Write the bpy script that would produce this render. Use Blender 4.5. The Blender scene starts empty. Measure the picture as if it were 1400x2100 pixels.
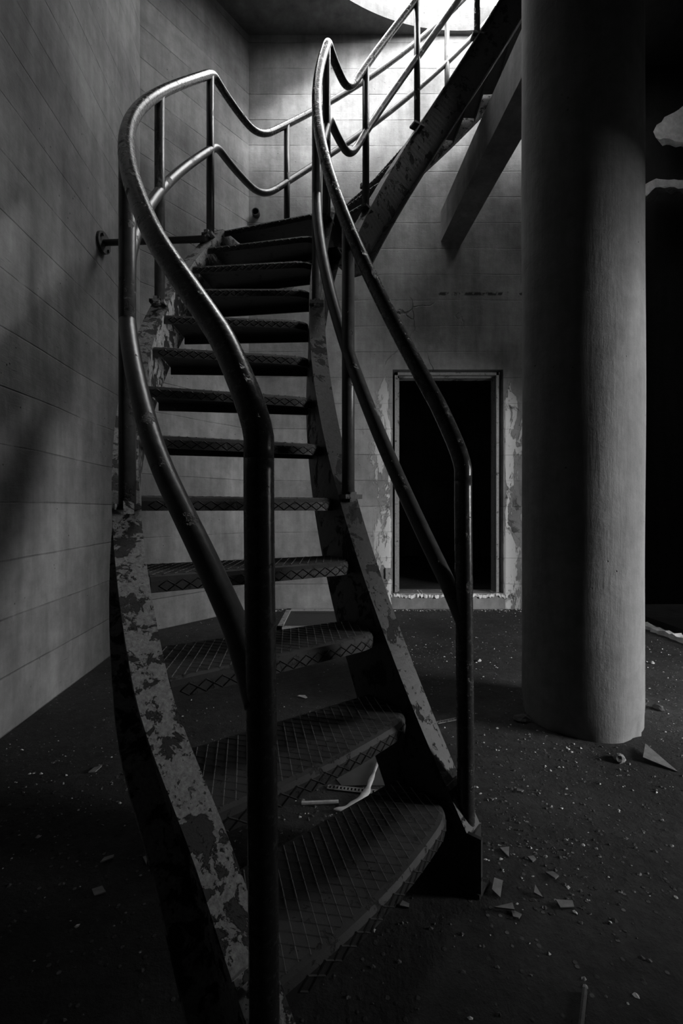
import bpy, bmesh, math, random
from mathutils import Vector, Matrix

# ------------------------------------------------------------------ camera, sky, exposure
sc = bpy.context.scene
COL = sc.collection
F_PX, Y0, EYE = 935.0, 1044.5, 0.914
cam = bpy.data.cameras.new('camera'); cam_o = bpy.data.objects.new('camera', cam); COL.objects.link(cam_o)
cam_o.location = (0, 0, EYE); cam_o.rotation_euler = (math.radians(90), 0, 0)
cam.sensor_fit = 'VERTICAL'; cam.sensor_height = 36; cam.sensor_width = 24
cam.lens = 36 * F_PX / 2100; cam.shift_y = -(1050 - Y0) / 2100; cam.clip_start = .02; cam.clip_end = 200
sc.camera = cam_o
SKY = 11.5
world = bpy.data.worlds.new('sky'); sc.world = world; world.use_nodes = True
wb = world.node_tree.nodes['Background']; wb.inputs[0].default_value = (1, 1, 1, 1); wb.inputs[1].default_value = SKY
sc.view_settings.view_transform = 'Standard'; sc.view_settings.look = 'None'
sc.view_settings.gamma = 1; sc.view_settings.use_curve_mapping = False
sc.view_settings.exposure = 0.0
sc.cycles.use_denoising = True
sc.cycles.max_bounces = 8; sc.cycles.diffuse_bounces = 5; sc.cycles.glossy_bounces = 4
sc.cycles.sample_clamp_indirect = 8

CX, CY = 1.057, 2.02            # axis of the column and of the winding stair
CEIL = 5.24
HOLE_R, HOLE_Y = 2.10, 3.05
OPEN_Y0, OPEN_Y1, OPEN_H = .85, 2.95, 1.78      # wide opening in the right wall
PX1, PY0, PY1, PH = 4.6, -.75, 1.10, 1.95          # doorway to daylight at the end of the added porch beyond it
XR = 2.62

def portal(name, loc, rot, sx, sy):
    l = bpy.data.lights.new(name, 'AREA'); l.shape = 'RECTANGLE'; l.size = sx; l.size_y = sy; l.cycles.is_portal = True
    o = bpy.data.objects.new(name, l); COL.objects.link(o); o.location = loc; o.rotation_euler = rot
portal('roof_hole_daylight', (CX, (HOLE_Y + CY + HOLE_R) / 2, CEIL + .26), (0, 0, 0), 4.3, CY + HOLE_R - HOLE_Y + .1)
portal('side_opening_daylight', (PX1 + .22, (PY0 + PY1) / 2, PH / 2), (0, math.radians(90), 0), PH, PY1 - PY0)

yd = bpy.data.lights.new('added_yard_lamp', 'AREA'); yd.shape = 'RECTANGLE'; yd.size = 1.05; yd.size_y = PY1 - PY0; yd.energy = 240   # added lamp standing in for a bright yard, boosts the side light
yo = bpy.data.objects.new('added_yard_lamp', yd); COL.objects.link(yo); yo.location = (PX1 + .3, (PY0 + PY1) / 2, 1.38); yo.rotation_euler = (0, math.radians(90), 0)
sun = bpy.data.lights.new('sun', 'SUN'); sun.energy = 9.5; sun.angle = math.radians(16)
sun_o = bpy.data.objects.new('sun', sun); COL.objects.link(sun_o)
sun_o.rotation_euler = Vector((-.28, .62, -.73)).to_track_quat('-Z', 'Y').to_euler()

# ------------------------------------------------------------------ helpers
R = math.radians
rnd = random.Random(7)

def tag(o, label, cat, group=None, kind=None):
    if label: o['label'] = label
    if cat: o['category'] = cat
    if group: o['group'] = group
    if kind: o['kind'] = kind
    return o

def obj(name, bm, m, parent=None, smooth=False):
    bmesh.ops.recalc_face_normals(bm, faces=bm.faces)
    me = bpy.data.meshes.new(name); bm.to_mesh(me); bm.free()
    me.materials.append(m)
    if smooth:
        for p in me.polygons: p.use_smooth = True
    o = bpy.data.objects.new(name, me); COL.objects.link(o)
    if parent: o.parent = parent
    return o

def struct(name, bm, m, label=None, parent=None):
    o = obj(name, bm, m, parent)
    if not parent: o['kind'] = 'structure'
    if label: o['label'] = label
    return o

def prism(bm, pts, z0, z1):
    lo = [bm.verts.new((x, y, z0)) for x, y in pts]; hi = [bm.verts.new((x, y, z1)) for x, y in pts]
    n = len(pts); bm.faces.new(lo[::-1]); bm.faces.new(hi)
    for i in range(n): bm.faces.new((lo[i], lo[(i + 1) % n], hi[(i + 1) % n], hi[i]))

def box(bm, x0, x1, y0, y1, z0, z1):
    prism(bm, [(x0, y0), (x1, y0), (x1, y1), (x0, y1)], z0, z1)

def obox(bm, c, ax, ay, az):
    """box given centre and three half-axis vectors"""
    c = Vector(c); v = []
    for k in (-1, 1):
        for a, b in ((-1, -1), (1, -1), (1, 1), (-1, 1)):
            v.append(bm.verts.new(c + ax * a + ay * b + az * k))
    for f in ((3, 2, 1, 0), (4, 5, 6, 7), (0, 1, 5, 4), (1, 2, 6, 5), (2, 3, 7, 6), (3, 0, 4, 7)):
        bm.faces.new([v[i] for i in f])

def sweep(bm, pts, section, frames=None, caps=True):
    """section: list of (a,b); frames: list of (A,B) vectors per point"""
    pts = [Vector(p) for p in pts]; rings = []
    if frames is None:
        frames = []; t0 = (pts[1] - pts[0]).normalized()
        a = Vector((0, 0, 1)) if abs(t0.z) < .9 else Vector((1, 0, 0))
        a = (a - t0 * a.dot(t0)).normalized(); prev = t0
        for i in range(len(pts)):
            if i == 0: t = t0
            elif i == len(pts) - 1: t = (pts[-1] - pts[-2]).normalized()
            else: t = ((pts[i + 1] - pts[i]).normalized() + (pts[i] - pts[i - 1]).normalized()).normalized()
            a = prev.rotation_difference(t) @ a; a = (a - t * a.dot(t)).normalized(); prev = t
            frames.append((a.copy(), t.cross(a)))
    for p, (A, B) in zip(pts, frames):
        rings.append([bm.verts.new(p + A * s[0] + B * s[1]) for s in section])
    n = len(section)
    for r0, r1 in zip(rings, rings[1:]):
        for i in range(n): bm.faces.new((r0[i], r0[(i + 1) % n], r1[(i + 1) % n], r1[i]))
    if caps: bm.faces.new(rings[0][::-1]); bm.faces.new(rings[-1])

def circ(r, n=16): return [(r * math.cos(2 * math.pi * i / n), r * math.sin(2 * math.pi * i / n)) for i in range(n)]
def tube(bm, pts, r, n=16): sweep(bm, pts, circ(r, n))

def chaikin(pts, it=2):
    pts = [Vector(p) for p in pts]
    for _ in range(it):
        q = [pts[0]]
        for a, b in zip(pts, pts[1:]): q += [a.lerp(b, .25), a.lerp(b, .75)]
        q.append(pts[-1]); pts = q
    return pts

def hel(r, th, z=0.0): return Vector((CX + r * math.cos(R(th)), CY + r * math.sin(R(th)), z))

# ------------------------------------------------------------------ materials
class NT:
    def __init__(s, name):
        s.m = bpy.data.materials.new(name); s.m.use_nodes = True; s.t = s.m.node_tree
        s.b = s.t.nodes['Principled BSDF']; s.co = s.t.nodes.new('ShaderNodeTexCoord')
        s.pos = s.co.outputs['Object']
    def n(s, typ, **kw):
        nd = s.t.nodes.new('ShaderNode' + typ)
        for k, v in kw.items(): setattr(nd, k, v)
        return nd
    def l(s, a, b): s.t.links.new(a, b)
    def scaled(s, sx, sy, sz):
        mp = s.n('Mapping'); mp.inputs['Scale'].default_value = (sx, sy, sz); s.l(s.pos, mp.inputs['Vector']); return mp.outputs[0]
    def noise(s, scale, detail=6, rough=.6, vec=None, dist=0):
        nd = s.n('TexNoise'); nd.inputs['Scale'].default_value = scale; nd.inputs['Detail'].default_value = detail
        nd.inputs['Roughness'].default_value = rough; nd.inputs['Distortion'].default_value = dist
        s.l(vec or s.pos, nd.inputs['Vector']); return nd.outputs[0]
    def ramp(s, v, *st):
        r = s.n('ValToRGB'); e = r.color_ramp.elements
        while len(e) < len(st): e.new(.5)
        for el, (p, c) in zip(e, st): el.position = p; el.color = (c, c, c, 1)
        s.l(v, r.inputs[0]); return r.outputs[0]
    def math(s, op, a, b=None, clamp=False):
        nd = s.n('Math', operation=op, use_clamp=clamp)
        for i, v in enumerate((a, b)):
            if v is None: continue
            if isinstance(v, (int, float)): nd.inputs[i].default_value = v
            else: s.l(v, nd.inputs[i])
        return nd.outputs[0]
    def mix(s, f, a, b):
        return s.math('ADD', s.math('MULTIPLY', a, s.math('SUBTRACT', 1.0, f)), s.math('MULTIPLY', b, f))
    def done(s, col, rough, height=None, dist=.01, strength=1.0, spec=.5, metallic=0):
        cc = s.n('CombineColor')
        for i in range(3): s.l(col, cc.inputs[i])
        s.l(cc.outputs[0], s.b.inputs['Base Color'])
        if isinstance(rough, (int, float)): s.b.inputs['Roughness'].default_value = rough
        else: s.l(rough, s.b.inputs['Roughness'])
        s.b.inputs['Specular IOR Level'].default_value = spec; s.b.inputs['Metallic'].default_value = metallic
        if height is not None:
            bp = s.n('Bump'); bp.inputs['Distance'].default_value = dist; bp.inputs['Strength'].default_value = strength
            s.l(height, bp.inputs['Height']); s.l(bp.outputs[0], s.b.inputs['Normal'])
        return s.m

def concrete(name, base, boards=True, grain=(1.5, 1.5, 28), cracks=0.0, door=False, boardh=.235, contrast=.55):
    s = NT(name)
    sep = s.n('SeparateXYZ'); s.l(s.pos, sep.inputs[0]); X, Y, Z = sep.outputs
    blot = s.noise(1.1, 8, .62); fine = s.noise(14, 8, .7); streak = s.noise(3.0, 7, .65, s.scaled(3.0, 3.0, .35))
    wood = s.noise(6, 5, .7, s.scaled(*grain))
    c = s.math('MULTIPLY', s.ramp(blot, (.3, 1 - contrast), (.7, 1 + contrast * .5)), s.ramp(streak, (.3, 1 - contrast * .55), (.72, 1.15)))
    c = s.math('MULTIPLY', c, s.ramp(fine, (.3, .82), (.7, 1.12)))
    h = s.math('ADD', s.math('MULTIPLY', fine, .35), s.math('MULTIPLY', wood, .12 if boards else .16))
    if boards:
        wob = s.math('MULTIPLY', s.math('SUBTRACT', s.noise(1.6, 3, .5), .5), .02)
        zz = s.math('DIVIDE', s.math('ADD', Z, wob), boardh)
        fr = s.math('FRACT', zz)
        dlin = s.math('ABSOLUTE', s.math('SUBTRACT', fr, .5))
        line = s.ramp(dlin, (.482, 0.0), (.494, 1.0))
        gap = s.ramp(s.noise(2.2, 9, .75, s.scaled(1, 1, 3)), (.40, 0), (.56, 1))
        line = s.math('MULTIPLY', line, gap)
        scr = s.noise(5, 8, .75, s.scaled(1.0, 1.0, 16), .5)           # torn grain and honeycombing along the boards
        sc_m = s.math('MULTIPLY', s.ramp(scr, (.66, 0), (.70, 1)), s.ramp(s.noise(1.7, 3, .5), (.44, 0), (.58, 1)))
        c = s.math('MULTIPLY', c, s.math('SUBTRACT', 1.0, s.math('MULTIPLY', sc_m, .5)))
        h = s.math('SUBTRACT', h, s.math('MULTIPLY', sc_m, .5))
        wn = s.n('TexWhiteNoise', noise_dimensions='1D'); s.l(s.math('FLOOR', s.math('ADD', zz, 0.0)), wn.inputs['W'])
        h = s.math('ADD', h, s.math('MULTIPLY', wn.outputs['Value'], .35))
        h = s.math('SUBTRACT', h, s.math('MULTIPLY', line, .45))
        c = s.math('MULTIPLY', c, s.math('SUBTRACT', 1.0, s.math('MULTIPLY', line, .25)))
        c = s.math('MULTIPLY', c, s.ramp(wn.outputs['Value'], (0, .92), (1, 1.08)))
    # small pits
    v = s.n('TexVoronoi'); v.inputs['Scale'].default_value = 22; s.l(s.pos, v.inputs['Vector'])
    pit = s.ramp(v.outputs['Distance'], (.03, 1), (.09, 0))
    pit = s.math('MULTIPLY', pit, s.ramp(s.noise(5, 2), (.52, 0), (.6, 1)))
    c = s.math('MULTIPLY', c, s.math('SUBTRACT', 1.0, s.math('MULTIPLY', pit, .6))); h = s.math('SUBTRACT', h, s.math('MULTIPLY', pit, .7))
    if cracks:
        wv = s.n('VectorMath', operation='ADD'); nz = s.n('TexNoise'); nz.inputs['Scale'].default_value = .9; nz.inputs['Detail'].default_value = 9
        s.l(s.pos, nz.inputs['Vector']); s.l(s.pos, wv.inputs[0]); s.l(nz.outputs['Color'], wv.inputs[1])
        vc = s.n('TexVoronoi', feature='DISTANCE_TO_EDGE'); vc.inputs['Scale'].default_value = 1.1; s.l(wv.outputs[0], vc.inputs['Vector'])
        cr = s.ramp(vc.outputs[0], (.0, 1), (.006, 0))
        cr = s.math('MULTIPLY', cr, s.ramp(s.noise(1.3, 2), (.5, 0), (.58, 1)))
        cr = s.math('MULTIPLY', cr, s.ramp(s.math('DIVIDE', Z, 5.0), (.56, 1), (.60, 0)))
        cr = s.math('MULTIPLY', cr, s.math('MULTIPLY', s.ramp(X, (.0, 0), (.12, 1)), s.ramp(s.math('DIVIDE', Z, 5.0), (.40, 0), (.43, 1))))
        c = s.math('MULTIPLY', c, s.math('SUBTRACT', 1.0, s.math('MULTIPLY', cr, cracks))); h = s.math('SUBTRACT', h, cr)
    if door:
        # broken plaster and pale efflorescence around the doorway, rust pits along one joint
        dx = s.math('ABSOLUTE', s.math('SUBTRACT', X, .97))
        near = s.ramp(dx, (.50, 0.0), (.53, 1.0), (.60, .75), (.80, 0.0))
        low = s.ramp(s.math('DIVIDE', Z, 3.0), (.0, 1), (.62, .9), (.76, 0))
        pl = s.noise(3.2, 9, .72, s.scaled(2.2, 1, .75), .6)
        m_ = s.math('MULTIPLY', s.math('MULTIPLY', near, low), 1.0)
        mk = s.ramp(s.math('ADD', pl, s.math('MULTIPLY', m_, .22)), (.63, 0), (.66, 1))
        mk = s.math('MULTIPLY', mk, m_, True)
        c = s.mix(mk, c, 2.3); h = s.math('ADD', h, s.math('MULTIPLY', mk, .9))
        dk = s.ramp(s.math('ADD', s.noise(4.5, 8, .75, None, .8), s.math('MULTIPLY', m_, .12)), (.66, 0), (.70, 1))
        c = s.math('MULTIPLY', c, s.math('SUBTRACT', 1.0, s.math('MULTIPLY', s.math('MULTIPLY', dk, s.ramp(m_, (0, .25), (.3, 1))), .6)))
        ln = s.ramp(s.math('ABSOLUTE', s.math('SUBTRACT', Z, 2.88)), (.008, 1), (.022, 0))
        ln = s.math('MULTIPLY', ln, s.ramp(s.noise(16, 3), (.47, 0), (.56, 1)))
        ln = s.math('MULTIPLY', ln, s.ramp(X, (.80, 0), (.9, 1)))
        c = s.math('MULTIPLY', c, s.math('SUBTRACT', 1.0, s.math('MULTIPLY', ln, .85)))
    return s.done(s.math('MULTIPLY', c, base), .9, h, .012, .9, .25)

def paint_metal(name, base, chip, amount=.6, scale=9, rough=.38, bump=.9):
    s = NT(name)
    a = s.noise(scale, 9, .68, None, .4); b = s.noise(scale * 6, 6, .7); big = s.noise(scale * .35, 4, .6)
    k = s.math('ADD', a, s.math('MULTIPLY', s.math('SUBTRACT', big, .5), .35))
    mk = s.ramp(k, (amount, 0), (amount + .025, 1))
    mk2 = s.ramp(s.noise(scale * 2.7, 7, .7), (.36, 1), (.40, 0))
    c = s.mix(mk, s.math('MULTIPLY', s.ramp(b, (.3, .7), (.7, 1.3)), base), s.math('MULTIPLY', s.ramp(b, (.3, .5), (.7, 1.4)), chip))
    c = s.math('MULTIPLY', c, s.math('SUBTRACT', 1.0, s.math('MULTIPLY', mk2, .6)))
    ro = s.math('ADD', s.math('MULTIPLY', mk, .35), s.math('ADD', s.math('MULTIPLY', b, .25), rough - .12), True)
    h = s.math('ADD', s.math('MULTIPLY', mk, -.7), s.math('ADD', s.math('MULTIPLY', b, .3), s.math('MULTIPLY', mk2, -.5)))
    return s.done(c, ro, h, .0025, bump, .5)

def plain(name, base, var=.4, scale=8, rough=.85, dist=.01, spec=.3, strength=.8):
    s = NT(name); a = s.noise(scale, 9, .68)
    c = s.math('MULTIPLY', s.ramp(a, (.3, 1 - var), (.7, 1 + var)), base)
    return s.done(c, rough, a, dist, strength, spec)

def dirt(name, base):
    s = NT(name)
    a = s.noise(2.2, 9, .65); b = s.noise(26, 8, .7); c_ = s.noise(110, 3, .6)
    v = s.n('TexVoronoi'); v.inputs['Scale'].default_value = 70; s.l(s.pos, v.inputs['Vector'])
    cell = s.n('SeparateColor'); s.l(v.outputs['Color'], cell.inputs[0])
    grit = s.math('MULTIPLY', s.ramp(cell.outputs[0], (.86, 0), (.9, 1)), s.ramp(v.outputs['Distance'], (.25, 1), (.4, 0)))
    grit = s.math('MULTIPLY', grit, s.ramp(a, (.42, .1), (.58, 1)))
    c = s.math('MULTIPLY', s.ramp(a, (.32, .45), (.7, 1.5)), s.ramp(b, (.3, .55), (.7, 1.4)))
    c = s.math('MULTIPLY', c, base)
    c = s.math('ADD', c, s.math('MULTIPLY', s.math('MULTIPLY', grit, cell.outputs[1]), .22))
    h = s.math('ADD', s.math('ADD', s.math('MULTIPLY', b, .8), s.math('MULTIPLY', c_, .25)), s.math('MULTIPLY', grit, .6))
    return s.done(c, .8, h, .012, 1.0, .35)

M_WALL = concrete('board_marked_concrete', .27)
M_BACK = concrete('board_marked_concrete_with_peeling_plaster', .30, cracks=.5, door=True)
M_CEIL = concrete('ceiling_concrete', .15, boards=False)
M_COLM = concrete('plastered_concrete', .26, boards=False, contrast=.35, grain=(9, 9, .8))
M_BEAM = concrete('rough_concrete', .26, boards=False)
M_SHADE = concrete('shade_dark_concrete', .025, boards=False)  # near-black colour stands in for the shade of the deep recess
M_REAR = concrete('low_bounce_concrete', .04)  # colour darkened so the rear walls bounce less light forward
M_ADDED_PORCH = concrete('added_porch_concrete', .20)
M_BACKROOM = concrete('unlit_room_concrete', .18, boards=False)
M_BROKE = plain('broken_concrete', .75, .35, 12, .95, .02)
M_FLOOR = dirt('dark_dirt', .036)
M_RAIL = paint_metal('chipped_grey_paint', .050, .018, .60, 11, .25, .5)
M_POST = paint_metal('worn_grey_paint', .065, .20, .64, 7, .33)
M_STR_O = paint_metal('heavily_peeling_paint', .024, .32, .46, 22, .55, 1.6)
M_STR_I = paint_metal('cracked_paint', .048, .015, .56, 13, .5, 1.3)
M_TREAD = paint_metal('dirty_chequer_plate', .028, .06, .60, 16, .6)
M_WORN = paint_metal('worn_chequer_ridge', .15, .05, .60, 14, .35)
M_FRAME = paint_metal('pale_flaking_paint', .26, .08, .60, 14, .6)
M_PALE = plain('pale_stone', .30, .5, 20, .85)
M_DARKST = plain('dark_stone', .10, .5, 20, .85)
M_GLASS = plain('dusty_glass', .24, .3, 30, .25, .001, .6, .3)
M_WOOD = plain('bleached_wood', .50, .35, 30, .8, .004)
M_SHEET = plain('dusty_flat_sheet', .07, .2, 10, .7, .002)

# ------------------------------------------------------------------ shell
bm = bmesh.new(); box(bm, -3, 14, -5, 8, -.2, 0); struct('floor', bm, M_FLOOR)
bm = bmesh.new()
outer = [(-2.2, -3.0), (6.2, -3.0), (6.2, 4.9), (-2.2, 4.9)]
a0 = math.asin((HOLE_Y - CY) / HOLE_R)
arc = [(CX + HOLE_R * math.cos(a0 + (math.pi - 2 * a0) * i / 64), CY + HOLE_R * math.sin(a0 + (math.pi - 2 * a0) * i / 64)) for i in range(65)]
edges = []
for loop in (outer, arc):
    vs = [bm.verts.new((x, y, CEIL)) for x, y in loop]
    for i in range(len(vs)): edges.append(bm.edges.new((vs[i], vs[(i + 1) % len(vs)])))
bmesh.ops.triangle_fill(bm, use_beauty=True, edges=edges)
ex = bmesh.ops.extrude_face_region(bm, geom=bm.faces[:])
bmesh.ops.translate(bm, verts=[g for g in ex['geom'] if isinstance(g, bmesh.types.BMVert)], vec=(0, 0, .2))
struct('ceiling', bm, M_CEIL, 'concrete ceiling slab with a round stair hole open to white daylight')

A, B, Cn = (-1.02, -2.6), (-1.477, 3.343), (-.845, 4.159)
bm = bmesh.new(); prism(bm, [A, B, (B[0] - .3, B[1] + .1), (A[0] - .3, A[1])], 0, CEIL); struct('wall_left', bm, M_WALL)
bm = bmesh.new(); prism(bm, [B, Cn, (Cn[0] - .1, Cn[1] + .35), (B[0] - .3, B[1] + .1)], 0, CEIL); struct('wall_corner', bm, M_WALL)
DX0, DX1, DZ0, DZ1 = .467, 1.475, .150, 2.190
YB = 4.159
bm = bmesh.new()
for a in ((-.945, DX0, 0, CEIL), (DX1, 2.70, 0, CEIL), (DX0, DX1, DZ1, CEIL), (DX0, DX1, 0, DZ0)):
    box(bm, a[0], a[1], YB, YB + .22, a[2], a[3])
bmesh.ops.remove_doubles(bm, verts=bm.verts, dist=1e-4)
struct('wall_back', bm, M_BACK)
# room behind the doorway
bm = bmesh.new(); box(bm, -.3, 2.4, YB + .2, 7.6, .05, DZ0 + .005); struct('floor_back_room', bm, M_FLOOR)
bm = bmesh.new(); box(bm, -.5, -.3, YB + .2, 7.6, 0, 2.9); box(bm, 2.4, 2.6, YB + .2, 7.6, 0, 2.9); box(bm, -.5, 2.6, 7.4, 7.6, 0, 2.9); box(bm, -.5, 2.6, YB + .2, 7.6, 2.8, 2.95)
struct('wall_back_room', bm, M_BACKROOM)
# right side wall with an opening to daylight, and the dark recess beyond it
bm = bmesh.new()
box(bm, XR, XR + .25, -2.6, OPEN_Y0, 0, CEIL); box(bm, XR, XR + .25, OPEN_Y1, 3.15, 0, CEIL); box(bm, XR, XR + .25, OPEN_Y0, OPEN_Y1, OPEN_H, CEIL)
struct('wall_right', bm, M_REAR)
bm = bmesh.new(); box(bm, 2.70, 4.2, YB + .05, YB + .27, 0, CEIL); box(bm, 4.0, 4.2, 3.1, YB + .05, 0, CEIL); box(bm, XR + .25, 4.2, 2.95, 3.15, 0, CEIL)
struct('wall_recess', bm, M_SHADE)
bm = bmesh.new(); box(bm, 2.22, 4.0, 3.15, YB + .05, 5.02, CEIL); struct('ceiling_shade_slab', bm, M_SHADE)  # added dark slab, shade put into its colour at the ceiling's right end
bm = bmesh.new()
box(bm, XR + .25, PX1 + .2, -1.0, -.8, 0, 2.6); box(bm, XR + .25, PX1 + .2, 2.95, 3.12, 0, 2.6)
box(bm, PX1, PX1 + .2, -.8, PY0, 0, 2.6); box(bm, PX1, PX1 + .2, PY1, 2.95, 0, 2.6); box(bm, PX1, PX1 + .2, PY0, PY1, PH, 2.6)
struct('wall_added_porch', bm, M_ADDED_PORCH)  # invented unseen porch, narrows the daylight coming from the right
bm = bmesh.new(); box(bm, XR + .25, PX1 + .2, -1.0, 3.1, 2.6, 2.8); struct('ceiling_added_porch', bm, M_ADDED_PORCH)
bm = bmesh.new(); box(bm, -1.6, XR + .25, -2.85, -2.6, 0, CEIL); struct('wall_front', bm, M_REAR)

# doorway: steel frame and broken sill
def at(px, py, y):                 # a measured point at depth y
    return Vector(((px - 700) / F_PX * y, y, EYE + (Y0 - py) / F_PX * y))
door = bpy.data.objects.new('door_1', None); COL.objects.link(door); door.location = (.97, YB, 0); door['kind'] = 'structure'
def dpart(name, bm, m):
    o = obj(name, bm, m); o.parent = door; o.matrix_parent_inverse = Matrix.Translation((-.97, -YB, 0)); return o
for nm, (x0, x1) in (('jamb', (.485, .512)), ('jamb', (1.408, 1.432))):
    bm = bmesh.new(); box(bm, x0, x1, YB - .012, YB + .12, DZ0 + .01, 2.16); box(bm, x0 + (.012 if x0 < 1 else -.006), x1 + (.018 if x0 < 1 else -.012), YB + .03, YB + .12, DZ0 + .01, 2.15)
    dpart('door_jamb', bm, M_FRAME)
bm = bmesh.new(); box(bm, .485, 1.436, YB - .012, YB + .12, 2.135, 2.16); box(bm, .512, 1.410, YB + .03, YB + .12, 2.12, 2.14); dpart('door_head', bm, M_FRAME)
bm = bmesh.new(); n = 80
top = [(.45 + 1.06 * i / n, DZ0 - .012 + rnd.uniform(-.006, .008) + .006 * math.sin(i * .37)) for i in range(n + 1)]
vs = []
for x, z in top:
    y = YB - rnd.uniform(.004, .02)
    vs.append((bm.verts.new((x, y, z)), bm.verts.new((x, y - rnd.uniform(-.002, .008), z - .030 + rnd.uniform(-.007, .007) + .006 * math.sin(i * .23))), bm.verts.new((x, YB + .12, z + .006)), bm.verts.new((x, YB + .12, z - .05))))
for p, q in zip(vs, vs[1:]):
    bm.faces.new((p[1], q[1], q[0], p[0])); bm.faces.new((p[0], q[0], q[2], p[2])); bm.faces.new((p[3], q[3], q[1], p[1]))
dpart('door_sill', bm, M_BROKE)

# column
NC, HS = 64, 60
bm = bmesh.new(); rings = []
crnd = random.Random(3)
chip = [crnd.uniform(0, 1) for _ in range(NC)]
for j in range(HS + 1):
    t = j / HS; z = CEIL * t ** 2.2
    ring = []
    for i in range(NC):
        a = 2 * math.pi * i / NC
        r = .2405 + .0018 * math.sin(3 * a + 2.1 * z) + .0012 * math.sin(7 * a - 5 * z)
        if z < .10: r -= (.10 - z) * .16 * chip[i] * (.5 + .5 * math.sin(5 * a))
        ring.append(bm.verts.new((CX + r * math.cos(a), CY + r * math.sin(a), z)))
    rings.append(ring)
for r0, r1 in zip(rings, rings[1:]):
    for i in range(NC): bm.faces.new((r0[i], r0[(i + 1) % NC], r1[(i + 1) % NC], r1[i]))
bm.faces.new(rings[-1]); bm.faces.new(rings[0][::-1])
tag(obj('round_column', bm, M_COLM, smooth=True), 'thick round plastered concrete column chipped at its foot, right of the stairs', 'column')

# horizontal concrete beam from the column to the back wall
bm = bmesh.new()
e = [((.905, YB), (1.095, YB)), ((.962, 3.3), (1.150, 3.3)), ((1.045, 2.22), (1.235, 2.22))]
ring = []
for (l, r) in e:
    ring.append([bm.verts.new((l[0], l[1], 3.355)), bm.verts.new((r[0], r[1], 3.335)), bm.verts.new((r[0], r[1], 3.63)), bm.verts.new((l[0], l[1], 3.63))])
for r0, r1 in zip(ring, ring[1:]):
    for i in range(4): bm.faces.new((r0[i], r0[(i + 1) % 4], r1[(i + 1) % 4], r1[i]))
bm.faces.new(ring[0]); bm.faces.new(ring[-1][::-1])
tag(obj('concrete_beam', bm, M_BEAM), 'rough concrete beam running under the upper flight from column to back wall', 'beam')

# ------------------------------------------------------------------ the winding staircase
T1, DT, RISE, NT1 = 229.3, 5.496, .19, 13
SL2 = .0325
def st_z(th):
    if th >= 163.3: return .19 + (T1 - th) * RISE / DT
    if th >= 149: return 2.47
    return 2.47 + (149 - th) * SL2
def top_z(th):
    if th >= 165.5: return st_z(th) + .885
    if th >= 154.5: return 3.29
    if th >= 146.5: return 3.29 + (154.5 - th) ** 2 * .0322 / 16
    return 3.29 + (150.5 - th) * .0322
def mid_z(th):
    if th >= 164.0: return st_z(th) + .475
    if th >= 153.5: return 2.925
    if th >= 145.5: return 2.925 + (153.5 - th) ** 2 * .0322 / 16
    return 2.925 + (149.5 - th) * .0322
RI, RO = 1.20, 1.785            # faces of the webs
RPI, RPO = 1.165, 1.818         # posts
def shrink(th):                 # the outer side tightens a little toward its foot
    u = min(1, max(0, (th - 218) / 8)); return .030 * u * u * (3 - 2 * u)
TE = 66                         # end of the flight at the upper floor

stair = bpy.data.objects.new('winding_staircase', None); COL.objects.link(stair); stair.location = (CX, CY, 0)
tag(stair, 'curved steel staircase with chequer plate treads, peeling stringers and double pipe handrails', 'staircase')
def sp(name, bm, m, smooth=False, parent=None, label=None):
    o = obj(name, bm, m, smooth=smooth)
    o.parent = parent or stair
    o.matrix_parent_inverse = Matrix.Translation((-CX, -CY, 0)) if parent is None else Matrix.Identity(4)
    if parent is not None: pass
    if label: o['label'] = label
    return o

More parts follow.
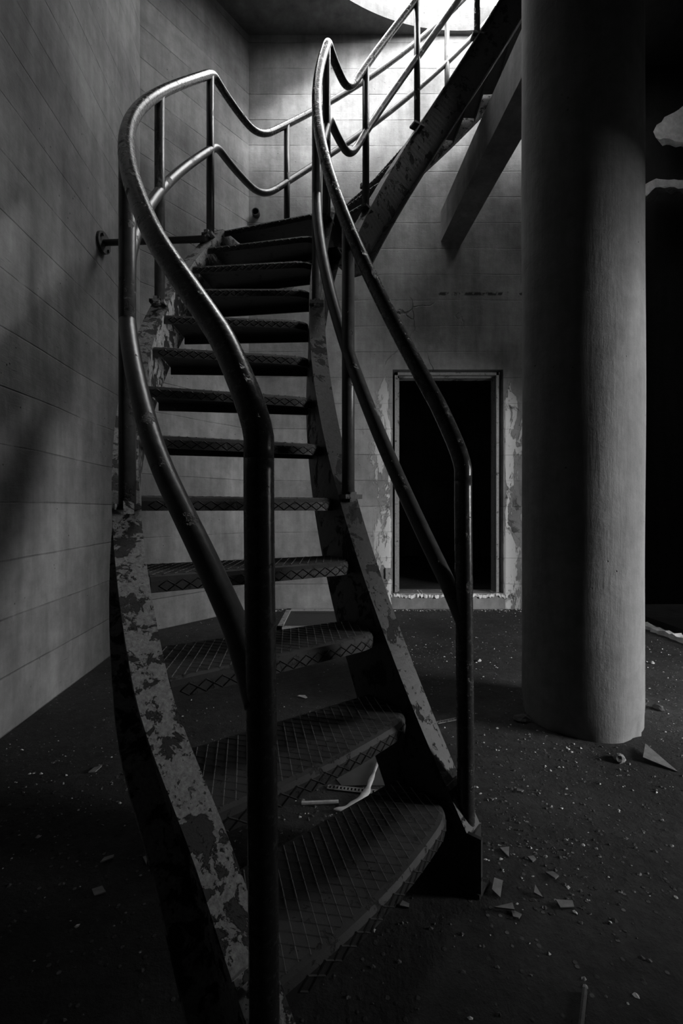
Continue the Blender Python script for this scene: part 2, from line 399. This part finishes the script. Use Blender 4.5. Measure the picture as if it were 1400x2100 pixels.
def stringer(name, r, outw, m, label):
    ths = []
    th = 231.2
    while th > TE: ths.append(th); th -= 1.0
    ths += [163.3, 149.0]; ths = sorted(set(ths), reverse=True)
    pts, fr = [], []
    H, W, t = .200, .066, .009
    for th in ths:
        k_ = shrink(th) if outw > 0 else 0; p = hel(r - k_, th, st_z(th)); q = hel(r - k_, th - .8, st_z(th - .8)); q0 = hel(r - k_, th + .8, st_z(th + .8))
        T = (q - q0).normalized(); rad = Vector((math.cos(R(th)), math.sin(R(th)), 0)) * outw
        N = T.cross(rad).normalized();
        if N.z < 0: N = -N
        pts.append(p); fr.append((rad, N))
    sec = [(0, 0), (W, 0), (W, -t), (t, -t), (t, -H + t), (W, -H + t), (W, -H), (0, -H)]
    bm = bmesh.new(); sweep(bm, pts, sec, fr)
    for zc, nz in ((.004, -1),):
        g = bmesh.ops.bisect_plane(bm, geom=bm.verts[:] + bm.edges[:] + bm.faces[:], plane_co=(0, 0, zc), plane_no=(0, 0, -1), clear_outer=True)
        ed = [x for x in g['geom_cut'] if isinstance(x, bmesh.types.BMEdge)]
        if ed: bmesh.ops.holes_fill(bm, edges=ed)
    o = sp(name, bm, m, label=label)
    bm = bmesh.new(); th = 231.0; k_ = shrink(th) if outw > 0 else 0
    rad = Vector((math.cos(R(th)), math.sin(R(th)), 0)); tg = Vector((math.sin(R(th)), -math.cos(R(th)), 0))
    obox(bm, hel(r - k_ + outw * .030, th, .066), rad * .032, tg * .006, Vector((0, 0, .064)))
    obox(bm, hel(r - k_ + outw * .004, th - 2.6, .07), rad * .005, tg * .085, Vector((0, 0, .068)))
    obox(bm, hel(r - k_ + outw * .030, th, .006), rad * .036, tg * .03, Vector((0, 0, .005)))
    f = obj('foot', bm, m); f.parent = o; f.matrix_parent_inverse = (Matrix.Translation((CX, CY, 0)) @ o.matrix_parent_inverse).inverted()
    bm = bmesh.new(); tj = 228.3; z0 = st_z(tj); A_ = hel(r - k_, tj, z0); B_ = hel(r - k_, tj - .8, st_z(tj - .8)); T_ = (B_ - A_).normalized()
    rad = Vector((math.cos(R(tj)), math.sin(R(tj)), 0)); N_ = T_.cross(rad).normalized(); N_ = N_ if N_.z > 0 else -N_
    obox(bm, A_ + rad * outw * .033 + N_ * .003, rad * .034, T_ * .006, N_ * .004)
    f = obj('joint_strip', bm, m); f.parent = o; f.matrix_parent_inverse = (Matrix.Translation((CX, CY, 0)) @ o.matrix_parent_inverse).inverted()
    return o
so = stringer('stringer', RO + .002, 1, M_STR_O, 'outer stringer with heavily flaking pale paint')
si = stringer('stringer', RI - .002, -1, M_STR_I, 'inner stringer with cracked dark paint')

# chequer plate tread: outline in polar form, front nosing rounded at the inner end
def tread_bm(dth, ridges=True, cut=0.0, bulge=0.0):
    bm = bmesh.new(); t = .006; lip = .040
    r0, r1 = RI + .003, RO - .003 - cut
    def front(r):                         # angle offset of the nosing (positive = toward the lower step)
        u = r - r0; cr = .085
        bul = bulge * math.sin(math.pi * min(1, u / (r1 - r0)))
        if u < cr: bul -= (cr - math.sqrt(max(0, cr * cr - (cr - u) ** 2))) * .5
        return math.degrees(bul / r)
    rs = [r0 + .085 * (1 - math.cos(math.pi / 2 * i / 8)) for i in range(9)] + [r0 + .085 + (r1 - r0 - .085) * i / 10 for i in range(1, 11)]
    P = lambda r, a, z: Vector((r * math.cos(R(a)), r * math.sin(R(a)), z))
    rows = []
    for r in rs:
        a = front(r); dr = math.degrees(.017 / r)
        rows.append([bm.verts.new(v) for v in (P(r, -dth, 0), P(r, a - dr, 0), P(r, a - dr * .4, -.004), P(r, a, -.014), P(r, a, -lip), P(r, a - math.degrees(t / r), -lip), P(r, a - math.degrees((.010 + t) / r), -t), P(r, -dth + math.degrees(t / r), -t), P(r, -dth + math.degrees(t / r), -.035), P(r, -dth, -.035))])
    for p, q in zip(rows, rows[1:]):
        for i in range(10): bm.faces.new((p[i], p[(i + 1) % 10], q[(i + 1) % 10], q[i]))
    bm.faces.new(rows[0][::-1]); bm.faces.new(rows[-1])
    nbase = len(bm.faces)
    if ridges:
        rm = (r0 + r1) / 2; w, h = .0014, .0014
        def inside(p):
            r = math.hypot(p.x, p.y); a = math.degrees(math.atan2(p.y, p.x))
            return r0 + .004 < r < r1 - .004 and -dth + .1 < a < front(r) - math.degrees(.012 / r)
        for fam in (1, -1):
            d = Vector((math.cos(R(58 * fam)), math.sin(R(58 * fam)), 0)); nrm = Vector((-d.y, d.x, 0))
            for k in range(-50, 51):
                o = Vector((rm, -.14, 0)) + nrm * (k * .022)
                run = []
                for i in range(-100, 101):
                    p = o + d * (i * .006)
                    if inside(p): run.append(p)
                if len(run) > 3:
                    a, b = run[0], run[-1]
                    v = [bm.verts.new(a - nrm * w), bm.verts.new(a + nrm * w), bm.verts.new(b + nrm * w), bm.verts.new(b - nrm * w)]
                    m0, m1 = bm.verts.new(a + Vector((0, 0, h))), bm.verts.new(b + Vector((0, 0, h)))
                    bm.faces.new((v[0], m0, m1, v[3])); bm.faces.new((m0, v[1], v[2], m1))
        nlip = len(bm.faces)
        # diamonds pressed into the nosing
        r = r0 + .02; k = 0
        while r < r1 - .03:
            for s_ in (0, 1):
                ra, rb = (r, r + .018) if s_ == 0 else (r + .018, r + .036)
                for za, zb in (((-.025, -.013) if s_ == 0 else (-.013, -.025)), ((-.025, -.038) if s_ == 0 else (-.038, -.025))):
                    pa, pb = P(ra, front(ra) + .02, za), P(rb, front(rb) + .02, zb)
                    up = Vector((0, 0, .0018)); out = Vector((0, .0022, 0))
                    v = [bm.verts.new(x) for x in (pa - up, pa + out, pa + up, pb - up, pb + out, pb + up)]
                    bm.faces.new((v[0], v[1], v[4], v[3])); bm.faces.new((v[1], v[2], v[5], v[4]))
            r += .036
    for i, f_ in enumerate(bm.faces):
        if nbase <= i < nlip: f_.material_index = 1
    return bm
tr0 = obj('tread', tread_bm(8.1), M_TREAD); tr0.data.materials.append(M_WORN)
tr_low = obj('tread', tread_bm(8.1, True, .030, .022), M_TREAD); tr_low.data.materials.append(M_WORN)
tr_sec = obj('tread', tread_bm(8.1, True, .012, .018), M_TREAD); tr_sec.data.materials.append(M_WORN)
steps = [(T1 - DT * k, RISE * (k + 1)) for k in range(NT1 - 1)]
th2 = 149.0 - .19 / SL2 + 5.85
k = 0
while True:
    th = 149.0 - 5.85 * (k + 1); z = 2.47 + .19 * (k + 1)
    if z > CEIL - .02: break
    steps.append((th - 0.0, z)); k += 1
for i, (th, z) in enumerate(steps):
    o = (tr_low, tr_sec, tr0)[i] if i < 3 else tr0.copy()
    if i > 2: COL.objects.link(o)
    o.parent = stair; o.location = (0, 0, z); o.rotation_euler = (0, 0, R(th))
lp = obj('landing_plate', tread_bm(163.3 - 149 + 3.0), M_TREAD); lp.parent = stair; lp.data.materials.append(M_WORN); lp.location = (0, 0, 2.47); lp.rotation_euler = (0, 0, R(163.3))

RT = .0215
def rail_path(r, zf, th0, newel=None):
    pts = []
    th = th0
    while th > 74: pts.append(hel(r - (.7 * shrink(th) if r > 1.5 else 0), th, zf(th))); th -= 1.5
    return pts
# handrails run down and bend over into the newels
for r, foot, nm in ((RPO, hel(RPO - .012, 229.6, .0) + Vector((.006, .0, 0)), 'outer'), (RPI, hel(RPI, 229.5, .0) + Vector((.010, 0, 0)), 'inner')):
    path = rail_path(r, top_z, 226.4)
    p0 = path[0]; tn = (path[0] - path[1]).normalized()
    tp = hel(r - (.008 if nm == 'outer' else 0), 229.6, 0)
    topn = Vector((tp.x, tp.y, top_z(229.6) - .05))
    knee = [Vector((foot.x, foot.y, .03)), Vector((foot.x * .5 + tp.x * .5, foot.y * .5 + tp.y * .5, .55)), Vector((tp.x, tp.y, .90)), Vector((tp.x, tp.y, topn.z - .035)), Vector((tp.x, tp.y, topn.z + .02))]
    full = chaikin(knee + path, 2)
    # split newel / handrail at the bend
    cut = min(range(len(full)), key=lambda i: (full[i] - Vector((tp.x, tp.y, topn.z - .035))).length)
    bm = bmesh.new(); tube(bm, full[:cut + 1], RT, 20); sp('newel_post', bm, M_RAIL, True)
    bm = bmesh.new(); tube(bm, full[cut:], RT, 20); sp('handrail', bm, M_RAIL, True)
    mp = chaikin([Vector((tp.x, tp.y, mid_z(229.6) - .015))] + rail_path(r, mid_z, 227.5), 2)
    bm = bmesh.new(); tube(bm, mp, RT * .97, 20); sp('middle_rail', bm, M_POST, True)

for rp, web in ((RPO, 'o'), (RPI, 'i')):
    for th in ((208.3, 183.8, 166.0, 142.0, 118.3, 95.4, 77.0) if web == 'o' else (207.3, 183.2, 166.4, 141.4, 118.3, 95.5, 77.0)):
        z0 = st_z(th); z1 = top_z(th)
        bm = bmesh.new(); tube(bm, [hel(rp, th, z0 + .004), hel(rp, th, (z0 + z1) / 2), hel(rp, th, z1 - .004)], RT * .96, 18)
        po = sp('post', bm, M_POST, True)
        bm = bmesh.new()
        rad = Vector((math.cos(R(th)), math.sin(R(th)), 0)); tg = Vector((math.sin(R(th)), -math.cos(R(th)), 0))
        obox(bm, hel(rp, th, z0 + .004), rad * .030, tg * .040, Vector((0, 0, .007)))
        obox(bm, hel(rp, th + 1.2, z0 + .003), rad * .012, tg * .010, Vector((0, 0, .016)))
        fp = obj('foot_plate', bm, M_STR_O if web == 'o' else M_STR_I); fp.parent = po; fp.matrix_parent_inverse = (Matrix.Translation((CX, CY, 0)) @ po.matrix_parent_inverse).inverted()

# wall brace
bm = bmesh.new(); a, b = Vector((-1.415, 2.705, 2.495)), hel(RO + .03, 167.5, 2.345)
tube(bm, [a, a.lerp(b, .5), b], .018, 14)
br = sp('wall_brace', bm, M_TREAD, True)
bm = bmesh.new(); tube(bm, [a + Vector((-.012, 0, 0)), a + Vector((.012, -.002, 0))], .062, 24)
for q in range(4):
    an = R(45 + 90 * q); c = a + Vector((.012, math.cos(an) * .045, math.sin(an) * .045)); tube(bm, [c, c + Vector((.012, 0, 0))], .009, 6)
fl = obj('wall_flange', bm, M_TREAD); fl.parent = br; fl.matrix_parent_inverse = (Matrix.Translation((CX, CY, 0)) @ br.matrix_parent_inverse).inverted()

# ------------------------------------------------------------------ things on the floor and the right-hand ruin
def fl_pt(px, py, z=0.0):
    y = F_PX * (EYE - z) / (py - Y0); return Vector(((px - 700) / F_PX * y, y, z))

hatch = bpy.data.objects.new('floor_hatch', None); COL.objects.link(hatch); hatch.location = (-.1, 3.75, 0)
tag(hatch, 'rectangular metal hatch frame set in the floor against the back wall behind the stairs', 'hatch')
bm = bmesh.new()
for a in ((-.49, .32, 4.06, 4.10), (-.49, .32, 3.45, 3.49), (-.49, -.45, 3.45, 4.10), (.28, .32, 3.45, 4.10)): box(bm, a[0], a[1], a[2], a[3], .0, .022)
o = obj('frame', bm, M_FRAME); o.parent = hatch; o.matrix_parent_inverse = Matrix.Translation((.1, -3.75, 0))
bm = bmesh.new(); box(bm, -.45, .28, 3.49, 4.06, .0, .008)
for i in range(3): box(bm, -.40, .24, 3.96 + .022 * i, 3.970 + .022 * i, .008, .014)
o = obj('lid', bm, M_TREAD); o.parent = hatch; o.matrix_parent_inverse = Matrix.Translation((.1, -3.75, 0))

def rock(name, c, sx, sy, sz, m, seed, rot=0):
    q = random.Random(seed); bm = bmesh.new(); bmesh.ops.create_icosphere(bm, subdivisions=2, radius=1)
    for v in bm.verts:
        k = 1 + q.uniform(-.22, .22); v.co = Vector((v.co.x * sx * k, v.co.y * sy * k, max(-.35, v.co.z) * sz * k))
    mz = min(v.co.z for v in bm.verts)
    for v in bm.verts: v.co.z -= mz
    o = obj(name, bm, m); o.location = (c[0], c[1], .001); o.rotation_euler = (0, 0, rot); return o

def shard(name, pts, th, m, tilt=0, lift=0.0):
    """irregular plate; pts are offsets in metres around its centre given last"""
    *poly, c = pts
    bm = bmesh.new(); prism(bm, poly, -th / 2, th / 2)
    o = obj(name, bm, m); rr = max(math.hypot(*p) for p in poly)
    o.rotation_euler = (tilt, tilt * .6, 0); o.location = (c[0], c[1], th / 2 + .001 + rr * abs(math.sin(tilt)) * 1.1)
    return o

def rpoly(seed, size, asp=.6, n=4):
    q = random.Random(seed); a0 = q.uniform(0, 6.28); ro = q.uniform(0, 3.14); out = []
    for i in range(n):
        a = a0 + 6.283 * (i + q.uniform(-.3, .3)) / n; r = size * q.uniform(.65, 1.1)
        x, y = r * math.cos(a), r * math.sin(a) * asp
        out.append((x * math.cos(ro) - y * math.sin(ro), x * math.sin(ro) + y * math.cos(ro)))
    return out

shards = [  # px, py, size, label
 (1038, 1748, .020, 'four-cornered glass piece by the foot of the inner stringer, above the cluster of shards'),
 (1090, 1762, .012, 'narrow glass sliver on the gritty floor right of the stair foot'),
 (1133, 1799, .016, 'slim upright-looking glass splinter alone right of the stair foot'),
 (1103, 1838, .017, 'thin forked glass splinter left of the fan-shaped shard'),
 (1159, 1858, .022, 'fan-shaped glass shard, the rightmost of the floor cluster by the stair foot'),
 (1019, 1827, .022, 'long flat glass shard touching the dark foot of the inner stringer'),
 (1028, 1864, .024, 'pointed triangular glass shard below the stair foot'),
 (1056, 1877, .014, 'small square glass piece beside the triangular shard'),
 (1065, 1624, .015, 'pale glass chip lying right of the inner newel post'),
 (1338, 1558, .075, 'large flat glass pane fragment in front of the column, at the picture edge'),
 (195, 1581, .028, 'rounded pale glass disc fragment on the dark floor near the left wall'),
 (218, 1766, .018, 'dim glass chip on the dark floor lower left, right of the wall side'),
 (298, 1766, .016, 'crumpled glint of glass beside the outer stringer at lower left'),
 (199, 1832, .018, 'faint glass piece below the two chips at lower left'),
 (829, 1858, .014, 'small glass corner in the shadow under the lowest tread'),
 (1008, 1640, .010, 'tiny pale chip just right of the inner newel foot'),
]
for i, (px, py, s_, lb) in enumerate(shards):
    p = fl_pt(px, py)
    o = shard('glass_shard', rpoly(100 + i, s_ * 1.25, .65, 3 + (i % 3 > 0)) + [(p.x, p.y)], .003, M_GLASS, rnd.uniform(-.18, .18))
    tag(o, lb, 'glass shard', 'broken glass on the floor')
p = fl_pt(621, 1431)
tag(shard('paper_scrap', rpoly(55, .028, .5, 5) + [(p.x, p.y)], .003, M_WOOD, .12), 'pale torn scrap on the floor seen between the lower treads', 'scrap')
for i, (px, py, a, b, c, m, lb) in enumerate((
  (1071, 1478, .036, .026, .018, M_DARKST, 'flat dark broken stone leaning at the left foot of the column'),
  (1270, 1560, .026, .018, .016, M_PALE, 'angular pale stone in front of the column beside the large glass fragment'),
  (1350, 1455, .028, .018, .014, M_DARKST, 'broken stone with a pale edge on the floor right of the column'),
  (1337, 1361, .012, .010, .010, M_WOOD, 'small white pebble on the floor right of the column, above the broken stone'),
  (983, 1357, .016, .010, .010, M_WOOD, 'small white lump on the lit floor right of the inner newel post'))):
    p = fl_pt(px, py); tag(rock('stone', p, a, b, c, m, 40 + i, i), lb, 'stone')

# pale peeled stick and its straight twig
z = .010
pp = [fl_pt(*q, z) for q in ((775, 1562), (768, 1582), (760, 1600), (755, 1616), (748, 1630), (732, 1644), (718, 1654), (700, 1660), (684, 1660))]
bm = bmesh.new(); P_ = chaikin(pp, 2); frs = []
rad = [.0035 + .0075 * math.sin(math.pi * min(1, (i / len(P_)) ** 1.4 * 1.02)) for i in range(len(P_))]
rings = []
for i, p in enumerate(P_):
    t = (P_[min(i + 1, len(P_) - 1)] - P_[max(i - 1, 0)]).normalized(); s_ = Vector((-t.y, t.x, 0)).normalized()
    rings.append([bm.verts.new(p + s_ * rad[i] * math.cos(a) * (1 + .3 * math.sin(i * .9 + a * 2)) + Vector((0, 0, 1)) * rad[i] * .6 * math.sin(a)) for a in [2 * math.pi * k / 10 for k in range(10)]])
for r0, r1 in zip(rings, rings[1:]):
    for k in range(10): bm.faces.new((r0[k], r0[(k + 1) % 10], r1[(k + 1) % 10], r1[k]))
bm.faces.new(rings[0][::-1]); bm.faces.new(rings[-1])
tag(obj('peeled_stick', bm, M_WOOD, smooth=True), 'pale curved peeled stick lying on the floor behind the lowest tread', 'stick')
bm = bmesh.new(); a, b = fl_pt(618, 1647, .006), fl_pt(694, 1644, .008)
sweep(bm, [a, a.lerp(b, .4), a.lerp(b, .8), b], [(x * 1.3, y_) for x, y_ in circ(.005, 7)])
tag(obj('wood_splinter', bm, M_WOOD), 'straight pale wood splinter pointing left from the curved stick', 'splinter')
bm = bmesh.new(); a, b = fl_pt(1199, 2030, .006), fl_pt(1190, 2110, .006)
sweep(bm, [a, a.lerp(b, .5), b], [(x * 1.2, y_) for x, y_ in circ(.0045, 7)])
tag(obj('wood_splinter', bm, M_DARKST), 'dim upright wood splinter on the floor at the bottom edge, right side', 'splinter')

def perforated(a, b, n, w):
    bm = bmesh.new(); d = (b - a); L = d.length; d.normalize(); s_ = Vector((-d.y, d.x, 0)); c = (a + b) / 2; h = Vector((0, 0, .0015))
    for k in (-1, 1): obox(bm, c + s_ * w * k, d * L / 2, s_ * .0025, h)
    for i in range(n + 1): obox(bm, a + d * (L * i / n), d * .0028, s_ * w, h)
    return bm
o = obj('perforated_strip', perforated(fl_pt(673, 1614, .004), fl_pt(784, 1626, .004), 15, .009), M_FRAME)
tag(o, 'perforated metal strip with square holes lying beside the curved stick', 'metal strip')
o = obj('perforated_strip', perforated(fl_pt(896, 1482, .004), fl_pt(936, 1474, .004), 7, .007), M_FRAME)
tag(o, 'short perforated metal strip between the inner stringer and the newel post', 'metal strip')
q = [fl_pt(*p_) for p_ in ((684, 1566), (735, 1545), (800, 1530), (815, 1612), (700, 1613), (686, 1596))]
bm = bmesh.new(); prism(bm, [(v.x, v.y) for v in q], .0005, .0035)
tag(obj('flat_sheet', bm, M_SHEET), 'smooth flat dusty sheet on the floor behind the curved stick', 'sheet')

bm = bmesh.new(); c = Vector((-.775, YB, 3.60))  # dark tube stands in for a dark hole in the wall
sweep(bm, [c + Vector((0, .01, 0)), c + Vector((0, -.05, 0)), c + Vector((0, -.05, 0)), c + Vector((0, .0, 0))], circ(.034, 16), [(Vector((k, 0, 0)), Vector((0, 0, k))) for k in (1, 1, .8, .8)])
tag(obj('hole_stand_in', bm, M_TREAD), 'short dark tube standing in for a dark hole in the back wall above the landing', 'wall hole')
# small plate on the wall left of the doorway
bm = bmesh.new(); box(bm, .395, .455, YB - .016, YB + .002, .28, .38); bmesh.ops.bevel(bm, geom=bm.edges[:], offset=.006, segments=2, affect='EDGES')
tag(obj('wall_socket_plate', bm, M_FRAME), 'small upright plate on the back wall left of the doorway near the floor', 'wall plate')

# broken kerb, ledge and slab remnant at the right edge
bm = bmesh.new(); k = 0; prev = None
q = random.Random(11); n = 26
for i in range(n + 1):
    y = 2.75 + 1.0 * i / n; x = 2.345 + .05 * (3.75 - y) * .3 + q.uniform(-.010, .010); w = .030 + q.uniform(-.010, .014); h = .035 + q.uniform(-.014, .012)
    cur = [bm.verts.new((x - w, y, 0)), bm.verts.new((x - w * .8, y, h * .9)), bm.verts.new((x + w * .7, y, h)), bm.verts.new((x + w, y, 0))]
    if prev:
        for a in range(4): bm.faces.new((prev[a], prev[(a + 1) % 4], cur[(a + 1) % 4], cur[a]))
    else: bm.faces.new(cur)
    prev = cur
bm.faces.new(prev[::-1])
tag(obj('broken_kerb', bm, M_BROKE), 'low broken pale kerb crossing the floor right of the column', 'kerb')
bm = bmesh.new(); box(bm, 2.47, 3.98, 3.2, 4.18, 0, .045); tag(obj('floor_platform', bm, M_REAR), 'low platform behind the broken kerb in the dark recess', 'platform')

def jag_slab(name, pts, y, depth, m, seed, lb, cat):
    q = random.Random(seed); bm = bmesh.new()
    fine = []
    for i, a in enumerate(pts):
        b = pts[(i + 1) % len(pts)]; a = Vector(a); b = Vector(b); k = max(1, int((b - a).length / 9))
        for j in range(k): fine.append(a.lerp(b, j / k) + (Vector((q.uniform(-2, 2), q.uniform(-2, 2))) if j else Vector((0, 0))))
    f = [bm.verts.new(at(p.x, p.y, y)) for p in fine]
    bk = [bm.verts.new(v.co + Vector((.20, depth, .10 + q.uniform(-.02, .02)))) for v in f]
    for i in range(len(f)): bm.faces.new((f[i], f[(i + 1) % len(f)], bk[(i + 1) % len(f)], bk[i]))
    bmesh.ops.triangle_fill(bm, use_beauty=True, edges=[bm.edges.get((f[i], f[(i + 1) % len(f)])) for i in range(len(f))])
    bmesh.ops.triangle_fill(bm, use_beauty=True, edges=[bm.edges.get((bk[i], bk[(i + 1) % len(f)])) for i in range(len(f))])
    return tag(obj(name, bm, m), lb, cat)
jag_slab('broken_slab', [(1339, 270), (1346, 256), (1356, 250), (1362, 240), (1400, 217), (1480, 175), (1500, 290), (1400, 292), (1384, 290), (1372, 284), (1352, 286), (1344, 282)], 3.95, .20, M_BROKE, 5, 'pale jagged remnant of a broken slab high up right of the column', 'slab')
jag_slab('broken_ledge', [(1318, 408), (1322, 378), (1345, 366), (1400, 369), (1500, 372), (1500, 392), (1400, 386), (1344, 384), (1330, 398)], 3.95, .20, M_BROKE, 6, 'narrow pale broken ledge under the jagged slab remnant right of the column', 'ledge')

# loose grit: uncountable small stones
q = random.Random(21); bm = bmesh.new()
clusters = [(fl_pt(690, 1640), .22), (fl_pt(1060, 1740), .16), (fl_pt(880, 1340), .28), (fl_pt(1300, 1500), .30), (fl_pt(640, 1700), .18), (fl_pt(1350, 1340), .35), (fl_pt(1140, 1540), .30), (fl_pt(110, 1640), .25)]
shard_p = fl_pt(1338, 1558)
def grit(x, y, s_):
    if math.hypot(x - CX, y - CY) < .27 or x > 2.26 or y > YB - .012 or x < -1.32 - .09 * (y - 1.8) or (y > 3.2 and x < -1.44 + .7745 * (y - 3.3)): return
    if math.hypot(x - shard_p.x, y - shard_p.y) < .10: return
    if -.06 < x < .27 and 1.44 < y < 1.84: return                       # sheet
    if -.06 < x < .16 and 1.38 < y < 1.86: return                       # stick and splinter
    if -.51 < x < .34 and 3.43 < y < 4.12: return                       # hatch
    for th, rr in ((228.5, RI), (231, RI), (228.5, RO), (231, RO)):
        p_ = hel(rr, th)
        if math.hypot(x - p_.x, y - p_.y) < .10: return
    c = Vector((x, y, s_ * .3)); n = 5; a0 = q.uniform(0, 6.28); e_ = q.uniform(.5, 1)
    ring = [bm.verts.new(c + Vector((math.cos(a0 + 6.283 * i / n) * s_ * q.uniform(.7, 1.2), math.sin(a0 + 6.283 * i / n) * s_ * e_ * q.uniform(.7, 1.2), -.3 * s_ + q.uniform(0, .15) * s_))) for i in range(n)]
    t_ = bm.verts.new(c + Vector((q.uniform(-.3, .3) * s_, q.uniform(-.3, .3) * s_, s_ * q.uniform(.2, .6))))
    for i in range(n): bm.faces.new((ring[i], ring[(i + 1) % n], t_))
for _ in range(3600):
    x, y = q.uniform(-1.4, 2.6), q.uniform(.35, 4.1)
    if x < -1.25 - .09 * (y - 1): continue
    if y > 3.343 and x < -1.45 + .7745 * (y - 3.3): continue
    grit(x, y, q.choice((.002, .003, .003, .004, .006)))
for c, sd in clusters:
    for _ in range(480):
        grit(q.gauss(c.x, sd), min(4.1, q.gauss(c.y, sd)), q.choice((.0018, .0025, .003, .004, .007)))
for _ in range(900):
    x = q.uniform(-.8, 2.3); grit(x, YB - abs(q.gauss(0, .05)) - .006, q.choice((.004, .006, .008, .013)))
s = NT('pale_grit'); v = s.n('TexVoronoi'); v.inputs['Scale'].default_value = 60; s.l(s.pos, v.inputs['Vector'])
sepc = s.n('SeparateColor'); s.l(v.outputs['Color'], sepc.inputs[0])
M_GRIT = s.done(s.ramp(sepc.outputs[0], (.55, .05), (.8, .18), (.93, .8)), .7)
tag(obj('gravel', bm, M_GRIT), 'small pale grit and crumbs strewn over the dark floor', 'gravel', kind='stuff')
